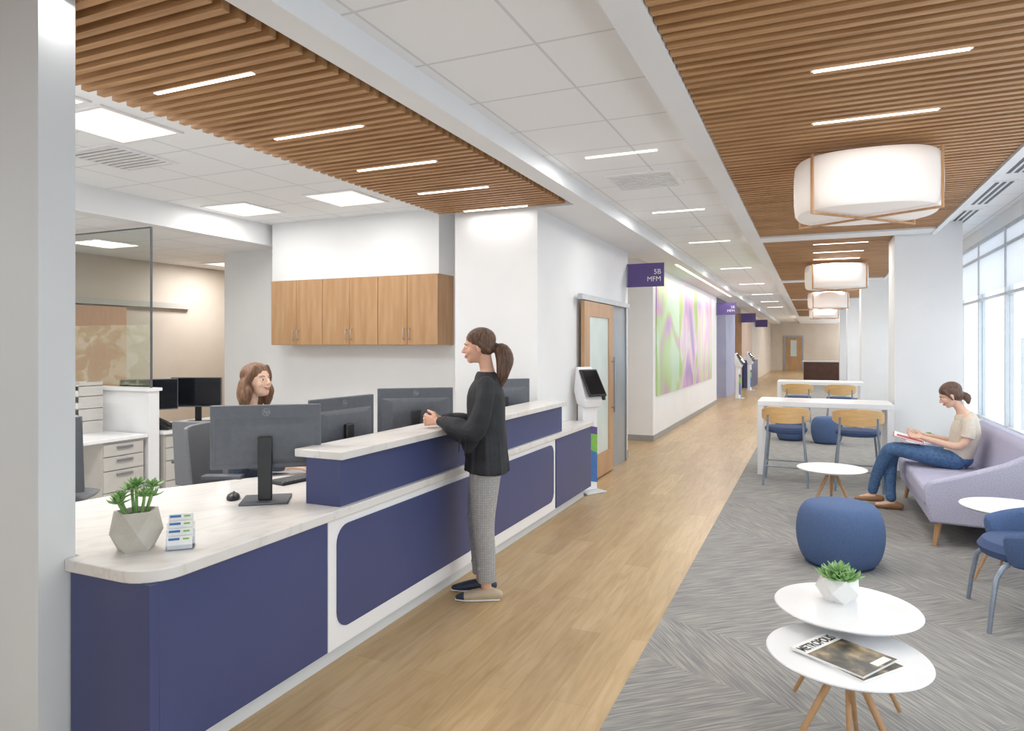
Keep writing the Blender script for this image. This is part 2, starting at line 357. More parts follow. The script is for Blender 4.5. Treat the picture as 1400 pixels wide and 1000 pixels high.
slats(-.595,1.25,27.92,33.98,'farthest wood slat ceiling at the end of the lounge',pitch=.14,wd=.07)
def linlight(x0,x1,y,z,label,group,lamp=9,hh=.085):
    t=thing('linear_light',label,'ceiling light',((x0+x1)/2,y,z),0,group); h=(x1-x0)/2
    B(-h-.012,h+.012,-.020,.020,.003,hh).build('housing',WHITE,t)
    B(-h,h,-.013,.013,-.004,.003).build('lens',LIGHTM,t)
    if lamp: area(((x0+x1)/2,y,z-.012),x1-x0,.024,lamp)
for i in range(6): linlight(-3.155,-2.485,1.65+.87*i-(.02 if i==5 else 0),SZ,'%s linear light in wood slats over the reception counter'%ORD[i],'linear lights over the counter',6.5 if i<4 else 1.6)
for i in range(7): linlight(0,.64,2.75+.85*i+(.3 if i==3 else 0),SZ,'%s linear light in the first lounge slat ceiling'%ORD[i],'linear lights over the lounge',6)
for i in range(6): linlight(0,.64,9.8+.88*i,SZ,'%s linear light in the second lounge slat ceiling'%ORD[i],'linear lights over the lounge',6)
for i in range(6): linlight(0,.64,16+.95*i,SZ,'%s linear light in the third lounge slat ceiling'%ORD[i],'linear lights over the lounge',7)
for i in range(3): linlight(0,.64,22.6+1.9*i,SZ,'%s linear light in the fourth lounge slat ceiling'%ORD[i],'linear lights over the lounge',14)
for i in range(3): linlight(0,.64,28.6+1.9*i,SZ,'%s linear light in the farthest lounge slat ceiling'%ORD[i],'linear lights over the lounge',14)
for i in range(8): linlight(-1.61,-1.06,5.06+2.4*i if i<3 else 9.86+3.6*(i-2),CZ-.004,'%s linear light in the white tile strip over the wood floor'%ORD[i],'linear lights in the tile ceiling',(14 if i<4 else 20),hh=.004)
t=thing('wall_wash_light','long slim light along the bulkhead above the orchid mural','ceiling light',(-2.05,11.3,SZ)); B(-.02,.02,0,8,-.010,-.004).build('lens',LIGHTM,t); B(-.03,.03,-.02,8.02,-.004,0).build('housing',WHITE,t)
area((-2.05,15.3,SZ-.02),.04,8,32)
area((-.5,38,CZ-.03),1,4,100,(1,.96,.9))
def troffer(x,y,z,label,watt):
    t=thing('troffer_light',label,'ceiling light',(x,y,z-.012),0,'square troffer lights'); m=MB()
    m.box(-.3,.3,-.3,-.27,0,.011); m.box(-.3,.3,.27,.3,0,.011); m.box(-.3,-.27,-.27,.27,0,.011); m.box(.27,.3,-.27,.27,0,.011); m.build('frame',WHITE,t)
    B(-.27,.27,-.27,.27,.004,.011).build('lens',TROFF,t); area((x,y,z-.02),.5,.5,watt)
troffer(-4.22,3.05,CZ,'square ceiling light above the empty grey mesh chair',32)
troffer(-4.22,2.4,CZ,'square ceiling light cut off by the left wall edge',26)
troffer(-4.22,5.5,CZ,'square ceiling light in front of the wood wall cabinets, right one',11)
troffer(-5.55,5.5,CZ,'square ceiling light left of the one before the wood cabinets',11)
troffer(-7.6,4.0,2.8,'square ceiling light behind the glass partition at left',26)
troffer(-7.9,7.6,2.8,'farthest square ceiling light in the beige workroom',30)
def vent(x,y,z,label,w=.58,d=.58,n=9,mat=WHITE):
    t=thing('ceiling_vent',label,'vent',(x,y,z-.014),0,'ceiling vents'); m=MB()
    for a in ((-w/2,w/2,-d/2,-d/2+.03),(-w/2,w/2,d/2-.03,d/2),(-w/2,-w/2+.03,-d/2+.03,d/2-.03),(w/2-.03,w/2,-d/2+.03,d/2-.03)): m.box(*a,0,.013)
    m.build('frame',WHITE,t); B(-w/2+.03,w/2-.03,-d/2+.03,d/2-.03,.009,.013).build('backing',GREY,t); m=MB()
    for i in range(n):
        y_=-d/2+.03+(d-.06)*(i+.5)/n; m.box(-w/2+.03,w/2-.03,y_-.016,y_+.016,.001,.007)
    m.build('louvre',mat,t)
vent(-1.355,5.95,CZ,'square louvred vent in the white tile strip')
vent(-4.9,3.6,CZ,'square vent in the office tile ceiling')
for i,y in enumerate((6.4,7.8,9.2)):
    t=thing('slot_diffuser','%s black slot diffuser in the white ceiling beside the windows'%ORD[i],'vent',(1.55,y,CZ-.01),0,'slot diffusers'); 
    B(-.1,.1,-.55,.55,.003,.009).build('frame',WHITE,t); m=MB(); 
    for x in (-.055,0,.055): m.box(x-.014,x+.014,-.52,.52,0,.003)
    m.build('slots',BLACK,t)
t=MB(); t.lathe([(0,CZ-.03),(.04,CZ-.028),(.06,CZ-.01),(.06,CZ-.001)],-1.3,8.6,24); tag(t.build('smoke_detector',WHITE),'round white detector on the corridor ceiling tiles','detector')
# ------------------------------------------------------------------ drum pendants
def drum(x,y,label,first=None):
    if first: area((x,y,2.44),.6,.6,8); return dup(first,(x,y,2.5),0,label)
    t=thing('drum_pendant_light',label,'pendant light',(x,y,2.5),0,'white drum lights')
    P_=2.6
    def k_(a): return 1/((abs(math.cos(a))**P_+abs(math.sin(a))**P_)**(1/P_))
    def sq(r,seg=64): return [(r*k_(2*PI*j/seg)*math.cos(2*PI*j/seg),r*k_(2*PI*j/seg)*math.sin(2*PI*j/seg)) for j in range(seg)]
    m=MB(); m.rings([[(px,py,z) for px,py in sq(r)] for r,z in ((.40,.0),(.435,.006),(.452,.03),(.458,.09),(.46,.18),(.458,.28),(.452,.34),(.435,.362),(.40,.368))]); m.build('drum_shade',SHADE,t)
    for ad in (-32,-132):
        m=MB()
        for s_ in (0,PI):
            aa=R(ad)+s_; q=.462*k_(aa); m.M=Matrix.Rotation(aa,4,'Z')
            m.box(q-.002,q+.010,-.009,.009,-.014,.37); m.box(0,q+.010,-.009,.009,-.026,-.012)
        m.build('wood_strap',OAK,t)
    m=MB(); m.lathe([(.06,.368),(.06,.42)],0,0,20); m.build('ceiling_mount',WHITE,t)
    area((x,y,2.44),.6,.6,8); return t
d1=drum(.33,5.33,'large white drum light nearest above the lounge')
drum(.33,12.06,'second white drum light beyond the first pillar',d1); drum(.33,18.3,'third white drum light along the lounge',d1); drum(.33,25,'farthest small white drum light down the lounge',d1)
# ------------------------------------------------------------------ reception counter
rc=thing('reception_counter','long navy reception desk with white quartz tops and lower front end','reception desk',(0,0,0))
m=MB(); pts=[(-2.595,1.68)]
for k in range(7):
    a=-PI/2+PI/2*k/6; pts.append((-2.28+.14*math.cos(a),1.82+.14*math.sin(a)))
pts+=[(-2.14,7.0),(-2.425,7.0),(-2.425,6.1),(-2.92,6.1),(-2.97,3.5),(-3.2,3.1),(-3.45,2.6),(-3.6,1.74),(-2.595,1.74)]
m.prism(pts,.742,.787); m.build('worktop',QUARTZ,rc,bev=.004)
m=MB(); m.box(-2.59,-2.16,1.7,1.74,.1,.742); m.box(-2.2,-2.16,1.74,2.672,.1,.742); m.build('front_panel',BLUE,rc,bev=.002)
m=MB(); m.box(-2.2,-2.16,2.676,5.87,.1,.742); m.build('white_panel',WHITE,rc)
def rrect(y0,y1,z0,z1,r):
    o=[]
    for cy,cz,a0 in ((y1-r,z1-r,0),(y0+r,z1-r,90),(y0+r,z0+r,180),(y1-r,z0+r,270)):
        for k in range(7):
            a=R(a0+15*k); o.append((cy+r*math.cos(a),cz+r*math.sin(a)))
    return o
for a,b_ in ((2.74,4.24),(4.34,5.82)):
    m=MB(); m.M=basis((0,1,0),(0,0,1),(1,0,0),(-2.16,0,0)); m.prism(rrect(a,b_,.185,.70,.09),0,.006); m.build('inset_panel',BLUE,rc)
m=MB(); m.box(-2.42,-2.16,5.9,6.97,.1,.742); m.build('end_panel',BLUE,rc,bev=.002)
m=MB(); m.box(-2.58,-2.24,1.78,1.8,0,.1); m.box(-2.24,-2.22,1.78,6.9,0,.1); m.build('kick_plate',WALLG,rc)
m=MB(); m.box(-2.385,-2.17,2.78,6.08,.787,1.03); m.build('raised_panel',BLUE,rc,bev=.002)
m=MB(); m.box(-2.425,-2.125,2.74,6.09,1.03,1.07); m.build('transaction_top',QUARTZ,rc,bev=.004)
for y in (1.9,4.2,5.2): B(-2.9,-2.24,y,y+.03,0,.742).build('support',WHITE,rc)
# ------------------------------------------------------------------ cabinets
for k,lb in enumerate(('left wall cabinet with two maple doors','middle wall cabinet with two maple doors','right wall cabinet with two maple doors beside the pier')):
    x=-5.93+.763*k; t=thing('wall_cabinet',lb,'cabinet',(x,6.3,1.6),0,'maple wall cabinets')
    B(.001,.762,.02,.345,0,.76).build('cabinet_body',CAB,t)
    for s_ in (0,1):
        d=B(.003+.381*s_,.379+.381*s_,0,.019,.003,.757).build('door',CAB,t,bev=.0015)
        hx=.345 if s_==0 else .417; m=MB(); m.tube([(hx,0,.06),(hx,-.028,.07),(hx,-.032,.12),(hx,-.028,.17),(hx,0,.18)],.005,8,ref=(1,0,0),sm=3); m.build('handle',PULL,d)
# ------------------------------------------------------------------ office: low wall, glass
struct('wall_office_low',B(-8.69,-5.9,4.63,4.75,0,1.15),WALL)
struct('trim_14',B(-8.69,-5.88,4.61,4.77,1.15,1.18),WHITE)
t=thing('glass_partition','tall glass screen with floral frosting standing on the low office wall','glass screen',(-7.2,4.69,1.18))
B(-1.48,1.26,-.006,.006,0,1.57).build('glass_pane',GLASSP,t); B(-1.48,1.26,-.008,-.006,.02,.62).build('floral_film',FILM,t); m=MB(); m.box(1.26,1.27,-.01,.01,0,1.58); m.box(-1.48,1.26,-.01,.01,1.57,1.58); m.build('edge_trim',CHAR,t)
t=bpy.data.objects.new('door_1',None); COL.objects.link(t); t['kind']='structure'; t.location=(-8.7,5.3,0)
B(.01,.05,0,1.15,0,2.12).build('door_leaf',CREAMP,t); B(.01,.07,-.1,2.2,2.14,2.22).build('track',PUTTY,t)
def desk(x0,x1,y0,y1,label,z=.74):
    t=thing('desk',label,'desk',((x0+x1)/2,(y0+y1)/2,0)); w=(x1-x0)/2; d=(y1-y0)/2
    B(-w,w,-d,d,z-.03,z).build('desktop',WHITE,t,bev=.003)
    m=MB(); m.box(-w,-w+.02,-d+.02,d-.02,0,z-.03); m.build('end_panel',WHITE,t)
    return t
desk(-7.6,-5.88,3.95,4.61,'white desk in front of the low office wall')
desk(-6.6,-5.88,4.79,6.25,'white desk behind the low office wall with two monitors')
def pedestal(x,y,label):
    t=thing('drawer_pedestal',label,'drawer unit',(x,y,.004),R(90),'putty drawer units'); B(-.21,.21,-.24,.24,.01,.70).build('cabinet_body',PUTTY,t)
    for z0,z1 in ((.04,.23),(.24,.43),(.44,.56),(.57,.68)):
        d=B(-.2,.2,-.258,-.24,z0,z1).build('drawer',PUTTY,t,bev=.003); B(-.08,.08,-.275,-.262,z1-.045,z1-.025).build('drawer_pull',STEEL,d)
pedestal(-6.16,4.38,'putty drawer unit under the desk in front of the low office wall')
pedestal(-6.16,5.03,'putty drawer unit just behind the low office wall')
pedestal(-6.16,5.50,'farthest putty drawer unit behind the low office wall')
# monitors
def monitor(x,y,z,ang,label,first=None,grp='desktop monitors'):
    if first: return dup(first,(x,y,z),ang,label)
    t=thing('monitor',label,'monitor',(x,y,z),ang,grp)
    m=MB(); m.box(-.012,.018,-.275,.275,.17,.50); m.build('housing',CHAR,t,bev=.006)
    m=MB(); m.rings([[(-.012,-.25,.19),(-.012,.25,.19),(-.012,.25,.43),(-.012,-.25,.43)],[(-.035,-.17,.22),(-.035,.17,.22),(-.035,.17,.40),(-.035,-.17,.40)]]); m.build('back_bulge',CHAR,t,bev=.004)
    B(.018,.0195,-.267,.267,.182,.492).build('screen',SCREEN,t)
    m=MB(); m.box(-.062,-.036,-.035,.035,.012,.34); m.build('stand_neck',BLACK,t,bev=.006)
    m=MB(); m.box(-.12,.1,-.12,.12,0,.012); m.build('stand_base',CHAR,t,bev=.006)
    m=MB(); m.M=basis((0,-1,0),(0,0,1),(-1,0,0),(-.0125,0,.462)); 
    n=28; m.rings([[(r*math.cos(2*PI*j/n),r*math.sin(2*PI*j/n),zz) for j in range(n)] for r,zz in ((.020,.0),(.020,.001),(.0175,.001),(.0175,.0))],cap=False); m.build('logo_ring',LOGO,t)
    text('hp',.030,basis((0,-1,0),(0,-.2,.98),(-1,0,0),(-.0135,.0145,.455)),LOGO,t,'logo_lettering',off=.0004)
    return t
TZ=.787
m1=monitor(-2.62,2.75,TZ,R(126),'largest grey monitor back at the near end of the raised counter')
monitor(-2.60,3.36,TZ,R(176),'angled grey monitor beside the receptionist, second from the near end',m1)
monitor(-2.66,4.28,TZ,R(128),'grey monitor back left of the standing woman',m1)
monitor(-2.62,5.72,TZ,R(140),'grey monitor back right of the standing woman',m1)
monitor(-6.30,5.55,.74,R(-62),'dark monitor on the desk behind the low office wall',m1)
monitor(-6.42,5.05,.74,R(-30),'dark monitor farther left on the desk behind the low office wall',m1)
def keyboard(x,y,z,a,label):
    t=thing('keyboard',label,'keyboard',(x,y,z),a); m=MB(); m.box(-.07,.07,-.19,.19,0,.014); m.build('case',BLACK,t,bev=.003); m=MB()
    for i in range(5):
        for j in range(13): m.box(-.062+.026*i,-.041+.026*i,-.182+.0285*j,-.159+.0285*j,.014,.020)
    m.build('keys',CHAR,t)
keyboard(-2.83,3.26,TZ,R(170),'black keyboard on the quartz worktop behind the near monitors')
t=thing('computer_mouse','black mouse on the quartz worktop left of the near monitor','mouse',(-2.80,2.70,TZ),R(130)); m=MB(); m.lathe([(0,0),(.034,0),(.036,.01),(.03,.024),(.015,.033),(0,.035)],0,0,24,1.6,.95); m.build('shell',BLACK,t); B(-.004+.02,.016+.02,-.004,.004,.028,.036).build('wheel',CHAR,t,bev=.002)
def phone(x,y,z,a,label):
    t=thing('desk_phone',label,'phone',(x,y,z),a,'black desk phones')
    m=MB(); m.rings([[(-.1,-.09,0),(.1,-.09,0),(.1,.09,0),(-.1,.09,0)],[(-.1,-.09,.11),(.1,-.09,.025),(.1,.09,.025),(-.1,.09,.11)]]); m.build('phone_base',BLACK,t,bev=.005)
    m=MB(); m.tube([(-.09,-.06,.135),(-.03,-.06,.112),(.03,-.06,.088),(.09,-.06,.06)],[(.025,.014),(.015,.011),(.015,.011),(.025,.014)],10,sm=3); m.build('handset',BLACK,t)
    m=MB(); 
    for i in range(4):
        for j in range(3): 
            xx=-.02+.03*i; zz=.067-(.02+.03*i)*.425+.008; m.cbox((xx,.0+.03*j,zz),(.018,.02,.012))
    m.build('keypad',CHAR,t)
phone(-2.7,3.86,TZ,R(160),'black desk phone between the monitors behind the raised counter')
phone(-6.08,4.95,.74,R(20),'black desk phone on the desk behind the low office wall')
phone(-2.8,5.36,TZ,R(160),'black desk phone at the far end of the counter')
t=thing('paper_tray','tiered rack of papers on the desk by the glass partition','paper tray',(-6.55,4.42,.74)); m=MB()
for z in (0,.12,.24,.36,.46): m.box(-.12,.12,-.12,.12,z,z+.006)
for sx in (-.12,.114): m.box(sx,sx+.006,-.12,.12,.006,.5)
m.build('rack',PUTTY,t); 
for i in range(4): B(-.1,.1,-.11,.11,.007+.12*i,.06+.12*i).build('paper_stack',PAPER,t)
def taskchair(x,y,a,label,sz=.5,mat=MESH,top=1.02,arms=True):
    t=thing('office_chair',label,'chair',(x,y,.004),a,'office chairs')
    m=MB(); m.tube([(-.2,0,sz),(0,0,sz+.005),(.2,0,sz-.01)],[(.21,.035),(.24,.04),(.21,.03)],20,ref=(0,1,0),sm=3); m.build('seat',mat,t)
    m=MB(); m.rings([[( -.24-.05*((z-sz)/.5)+.05*(abs(yy)/.22)**2,yy,z) for yy in [-.22+.44*j/10 for j in range(11)]]+[(-.265-.05*((z-sz)/.5)+.05*(abs(yy)/.22)**2,yy,z) for yy in [.22-.44*j/10 for j in range(11)]] for z in [sz+.06+(top-sz-.06)*i/8 for i in range(9)]]); m.build('backrest',mat,t,bev=.006)
    m=MB(); m.tube([(-.1,0,sz-.04),(-.27,0,sz-.02),(-.31,0,sz+.2)],.02,10,sm=3); m.build('back_support',BLACK,t)
    if arms:
      for s_ in (-1,1):
        m=MB(); m.tube([(0,s_*.2,sz-.03),(0,s_*.27,sz),(0,s_*.27,sz+.2)],.014,10,ref=(1,0,0),sm=2); m.box(-.12,.12,s_*.27-.035,s_*.27+.035,sz+.2,sz+.225); m.build('armrest',CHAR,t,bev=.005)
    m=MB(); m.lathe([(.03,.09),(.03,.3),(.02,.3),(.02,sz-.03)],0,0,16); m.build('gas_column',BLACK,t)
    m=MB()
    for k in range(5):
        a_=2*PI*k/5; m.tube([(0,0,.11),(.29*math.cos(a_),.29*math.sin(a_),.075)],[.025,.015],8)
    m.build('star_base',BLACK,t)
    for k in range(5):
        a_=2*PI*k/5; m=MB(); m.M=Matrix.Translation((.29*math.cos(a_),.29*math.sin(a_),.03))@Matrix.Rotation(a_,4,'Z')@Matrix.Rotation(PI/2,4,'X'); m.lathe([(0,-.02),(.03,-.018),(.03,.018),(0,.02)],0,0,14); m.build('caster',BLACK,t)
taskchair(-4.2,3.9,R(112),'empty grey mesh office chair behind the receptionist',top=1.04)
taskchair(-5.0,3.2,R(130),'dark office chair at the far left edge of the opening',mat=CHAR,top=1.1,arms=False)
taskchair(-3.4,3.34,A,'grey office chair the receptionist sits on',sz=.58,top=1.08)
taskchair(-3.55,4.9,R(-20),'grey office chair at the second station behind the counter',sz=.5,top=1.0)
# ------------------------------------------------------------------ plants
def rosette(mb,c,r,n=14,tilt=0):
    for k in range(n):
        ring=k//5; a=k*2.4+tilt; el=R(12+ring*24); L=r*(1-.16*ring)
        d=V((math.cos(a)*math.cos(el),math.sin(a)*math.cos(el),math.sin(el))); c0=V(c)
        side=V((-math.sin(a),math.cos(a),0))
        mb.tube([c0,c0+d*L*.4,c0+d*L*.75+V((0,0,L*.06)),c0+d*L+V((0,0,L*.16))],[(L*.1,L*.06),(L*.22,L*.08),(L*.2,L*.06),(L*.04,L*.02)],8,ref=side)
def potted(x,y,z,label,pr,ph,potm,leafm,kind,seed,ns=6):
    rnd=random.Random(seed); t=thing('potted_succulent',label,'potted plant',(x,y,z))
    n=ns; m=MB()
    def hexr(r,z_,o): return [(r*math.cos(2*PI*j/n+o),r*math.sin(2*PI*j/n+o),z_) for j in range(n)]
    rs=[hexr(pr*.72,0,0),hexr(pr*1.04,ph*.5,R(36 if n==5 else 18)),hexr(pr*.86,ph,0)]
    L=[[m.v(p) for p in r_] for r_ in rs]; m.f(L[0][::-1])
    for i in range(2):
        for j in range(n):
            a,b_,c_,d=L[i][j],L[i][(j+1)%n],L[i+1][(j+1)%n],L[i+1][j]
            if i==0: m.f([a,b_,d]); m.f([b_,c_,d])
            else: m.f([a,b_,c_]); m.f([a,c_,d])
    inn=[m.v(p) for p in hexr(pr*.76,ph,0)]; dn=[m.v(p) for p in hexr(pr*.74,ph*.85,0)]
    for j in range(n): m.f([L[2][j],L[2][(j+1)%n],inn[(j+1)%n],inn[j]]); m.f([inn[j],inn[(j+1)%n],dn[(j+1)%n],dn[j]])
    m.build('pot',potm,t,smooth=False)
    m=MB(); m.prism([(p[0],p[1]) for p in hexr(pr*.75,0,0)],ph*.78,ph*.86); m.build('soil',SOIL,t)
    m=MB(); s=MB()
    if kind=='low':
        for a in range(6): 
            q=a*PI/3; rosette(m,(pr*.5*math.cos(q),pr*.5*math.sin(q),ph*.95),pr*.66,13,rnd.random()*6)
        rosette(m,(0,0,ph*1.15),pr*.75,15,1)
    else:
        for k,(dx,dy,h_) in enumerate(((0,0,.11),(-.05,.02,.08),(.055,-.01,.07),(.01,.055,.05),(-.02,-.055,.04),(.04,.035,.1),(-.045,-.03,.055))):
            s.tube([(dx*.6,dy*.6,ph*.85),(dx,dy,ph+h_*.6),(dx*1.1,dy*1.1,ph+h_)],.006,8); rosette(m,(dx*1.1,dy*1.1,ph+h_*.9),.046,14,rnd.random()*6)
        s.build('stem',LEAF,t)
    m.build('foliage',leafm,t)
    return t
potted(-2.47,1.885,TZ,'tall succulent in a grey concrete faceted pot on the counter end',.096,.155,CONC,LEAF,'tall',3,5)
potted(.10,3.27,.5,'low succulent in white faceted pot on the nearest round table',.09,.10,PORC,LEAF2,'low',5,5)
potted(1.2,9.0,.5,'small green succulent behind the seated woman by the pillar',.06,.07,PORC,LEAF2,'low',6)
t=thing('card_holder','clear tiered holder of business cards on the counter end','card holder',(-2.32,1.965,TZ),R(44)); 
m=MB()
for k in range(4): m.box(-.052,.052,-.034+.018*k,-.033+.018*k,0,.02+.026*k)
m.box(-.052,.052,-.034,.045,0,.002); m.build('acrylic_stand',ACR,t)
for k in range(4):
    c=B(-.045,.045,-.032+.018*k,-.02+.018*k,.003+.026*k,.054+.026*k).build('business_cards',PAPER,t)
    B(-.04,.0,-.0342+.018*k,-.0322+.018*k,.040+.026*k,.049+.026*k).build('logo_block',CARDB,c); B(.012,.034,-.0342+.018*k,-.0322+.018*k,.041+.026*k,.047+.026*k).build('logo_leaf',CARDG,c)
# ------------------------------------------------------------------ sliding door & signs & mural
d=bpy.data.objects.new('door_2',None); COL.objects.link(d); d.location=(-2.43,7.3,0); d['kind']='structure'
B(.005,.045,1.2,1.98,0,2.1).build('dim_gap_panel',surf('dim_gap_grey','#858D93',.25,c2='#8E959B',scale=2),d)  # flat grey panel on the solid wall stands in for the dim door opening
lf=MB(); 
for q in ((.0,.2,.02,2.1),(1.0,1.2,.02,2.1),(.2,1.0,1.93,2.1),(.2,1.0,.02,.3)): lf.box(.05,.092,q[0],q[1],q[2],q[3])
lf=lf.build('door_leaf',CAB,d); B(.062,.08,.2,1.0,.3,1.93).build('frosted_pane',FROST,lf)
m=MB(); m.box(.045,.1,-.1,2.02,2.11,2.17); m.build('track',ALU,d)
m=MB(); m.box(.005,.06,1.98,2.03,0,2.11); m.build('jamb',STEEL,d)
m=MB(); m.tube([(.13,1.13,.75),(.13,1.13,1.45)],.012,10,rnd=False); m.box(.09,.13,1.12,1.14,.8,.82); m.box(.09,.13,1.12,1.14,1.38,1.4); m.build('pull_handle',STEEL,d)
def sign(y,label,txt):
    t=thing('blade_sign',label,'sign',(-2.43,y,2.42),0,'purple blade signs'); B(.004,.53,-.012,.012,0,.33).build('sign_panel',PURP,t,bev=.002); B(0,.02,-.02,.02,.02,.31).build('bracket',STEEL,t)
    if txt:
        for s_,z in (('5B',.175),('MFM',.075)): text(s_,.098,basis((1,0,0),(0,0,1),(0,-1,0),(.49,-.0128,z)),PAPER,t,'lettering',align='RIGHT')
sign(9.55,'nearest purple hanging sign reading 5B MFM beside the sliding door',True)
sign(19.3,'second purple hanging sign at the far end of the orchid mural',True)
sign(26.1,'third purple hanging sign far down the corridor',False)
sign(33,'farthest tiny purple hanging sign down the corridor',False)
for i,(a,b_) in enumerate(((11.5,13.65),(13.67,15.9),(15.92,18.3))):
    o=MB(); o.box(0,.012,0,b_-a,0,2.08); o=o.build('mural_panel',ARTS[i]); o.location=(-2.427,a,.73)
    tag(o,('nearest panel of the orchid mural, mint green with purple','middle panel of the orchid mural, pink and lime','farthest panel of the orchid mural, pink and violet')[i],'wall art','orchid mural panels')
# kiosk
def kiosk(x,y,a,label,first=None):
    if first: return dup(first,(x,y,0),a,label)
    t=thing('check_in_kiosk',label,'kiosk',(x,y,0),a,'check in kiosks')
    m=MB(); m.prism([(-.11,-.14),(.15,-.14),(.15,.14),(-.11,.14)],0,.02); m.build('base_plate',WALLG,t,bev=.008)
    m=MB(); m.box(-.06,.04,-.10,.10,.02,.95); m.build('column',WHITE,t,bev=.01)
    for nm,mt_,pl in (('graphic_panel',CARDB,[(-.095,.14),(.095,.1),(.095,.42),(-.095,.5)]),('graphic_panel',CARDG,[(-.095,.5),(.095,.42),(.095,.62),(-.095,.66)]),('graphic_panel',PURP,[(-.095,.66),(.095,.62),(.095,.7),(-.095,.74)])):
        m=MB(); m.M=basis((0,1,0),(0,0,1),(1,0,0),(.04,0,0)); m.prism(pl,0,.004); m.build(nm,mt_,t)
    m=MB(); m.rings([[(-.06,-.11,.95),(.08,-.11,.92),(.08,.11,.92),(-.06,.11,.95)],[(-.09,-.13,1.1),(.11,-.13,1.0),(.11,.13,1.0),(-.09,.13,1.1)],[(-.09,-.10,1.36),(-.05,-.10,1.36),(-.05,.10,1.36),(-.09,.10,1.36)]]); m.build('head_housing',WHITE,t,bev=.012)
    m=MB(); m.M=Matrix.Translation((.08,0,1.19))@Matrix.Rotation(R(-32),4,'Y'); m.box(-.012,.012,-.12,.12,-.165,.165); tb=m.build('tablet',BLACK,t,bev=.006)
    m=MB(); m.M=Matrix.Translation((.08,0,1.19))@Matrix.Rotation(R(-32),4,'Y'); m.box(.0122,.0135,-.105,.105,-.145,.145); m.build('tablet_screen',SCREEN,tb)
    m=MB(); m.box(.05,.12,.11,.15,1.0,1.08); m.build('card_reader',BLACK,t,bev=.005)
    return t
k1=kiosk(-2.25,7.15,R(-32),'white check in kiosk with tablet at the end of the counter')
kiosk(-2.05,21.4,R(-10),'small white check in kiosk far off by the blue wall',k1)
kiosk(-2.05,25.4,R(-10),'farthest check in kiosk past the blue wall',k1)
t=thing('far_reception_desk','distant dark wood reception desk at the corridor end','reception desk',(.4,33.3,0)); B(-.8,.7,-.3,.3,.006,.85).build('desk_body',surf('walnut','#4A2E22',.4,c2='#5A3A2B',scale=4),t); B(-.85,.75,-.33,.33,.85,.9).build('desktop',QUARTZ,t)
t=thing('far_counter','distant navy counter along the left corridor wall','reception desk',(-2.1,28.3,0)); B(-.3,.0,-1.6,1.6,0,1.03).build('desk_body',BLUE,t); B(-.33,.04,-1.65,1.65,1.03,1.07).build('desktop',QUARTZ,t)
t=thing('wood_wall_panel','distant wood cladding on the left wall above the far counter','wall panel',(-2.43,26.2,1.15)); m=MB(); m.box(.0,.04,0,4.6,0,1.6); m.box(-1.2,.04,-.05,-.004,0,1.6); m.build('cladding',CAB,t)
d=bpy.data.objects.new('door_3',None); COL.objects.link(d); d.location=(-1.6,45.88,0); d['kind']='structure'; B(0,.95,-.04,0,0,2.1).build('door_leaf',CAB,d); B(.3,.65,-.05,-.04,.9,1.9).build('door_pane',FROST,d)
m=MB(); m.box(-.08,0,-.06,0,0,2.18); m.box(.95,1.03,-.06,0,0,2.18); m.box(0,.95,-.06,0,2.1,2.18); m.build('door_frame',STEEL,d)
# ------------------------------------------------------------------ high tables and stools
def hightable(y,label):
    t=thing('high_table',label,'table',(.11,y,.006)); w=.74; d_=.36
    B(-w,w,-d_,d_,.845,.905).build('tabletop',WHITE,t,bev=.004)
    for sx in (-1,1):
        for sy in (-1,1): 
            cx=sx*(w-.035); cy=sy*(d_-.035); B(cx-.035,cx+.035,cy-.035,cy+.035,0,.845).build('leg',WHITE,t)
    for sx in (-1,1): 
        cx=sx*(w-.035); B(cx-.02,cx+.02,-d_+.07,d_-.07,.04,.1).build('foot_rail',WHITE,t)
hightable(9.28,'nearest white counter height table with maple backed stools')
hightable(14.3,'farther white counter height table beyond the first pillar')
def stool(x,y,a,label,first=None):
    if first: return dup(first,(x,y,.006),a,label)
    t=thing('bar_stool',label,'stool',(x,y,.006),a,'maple backed counter stools')
    m=MB(); m.lathe([(0,.585),(.17,.585),(.205,.60),(.215,.63),(.2,.655),(.1,.665),(0,.665)],0,0,32,1,1.08); m.build('seat',NAVYF,t)
    m=MB(); m.band(.265,.016,R(180-72),R(180+72),.71,.895,24,taper=.5); m.build('backrest',BENT,t,bev=.005)
    for sx in (-1,1):
        for sy in (-1,1):
            m=MB()
            if sx<0: m.tube([(-.25,sy*.235,0),(-.2,sy*.19,.6),(-.205,sy*.185,.8)],.0125,10,rnd=False,sm=3)
            else: m.tube([(.24,sy*.235,0),(.17,sy*.18,.61)],.0125,10,rnd=False)
            m.build('leg',LEGM,t)
    m=MB(); P=[(.215,-.215,.22),(.215,.215,.22),(-.225,.215,.22),(-.225,-.215,.22),(.215,-.215,.22)]
    for i in range(4): m.tube([P[i],P[i+1]],.009,8)
    m.build('footrest',LEGM,t)
    return t
s1=stool(-.29,8.5,R(90),'near left counter stool at the nearest high table')
stool(.45,8.5,R(90),'near right counter stool at the nearest high table',s1)
stool(-.26,13.6,R(90),'left counter stool at the farther high table',s1)
stool(.44,13.6,R(90),'right counter stool at the farther high table',s1)
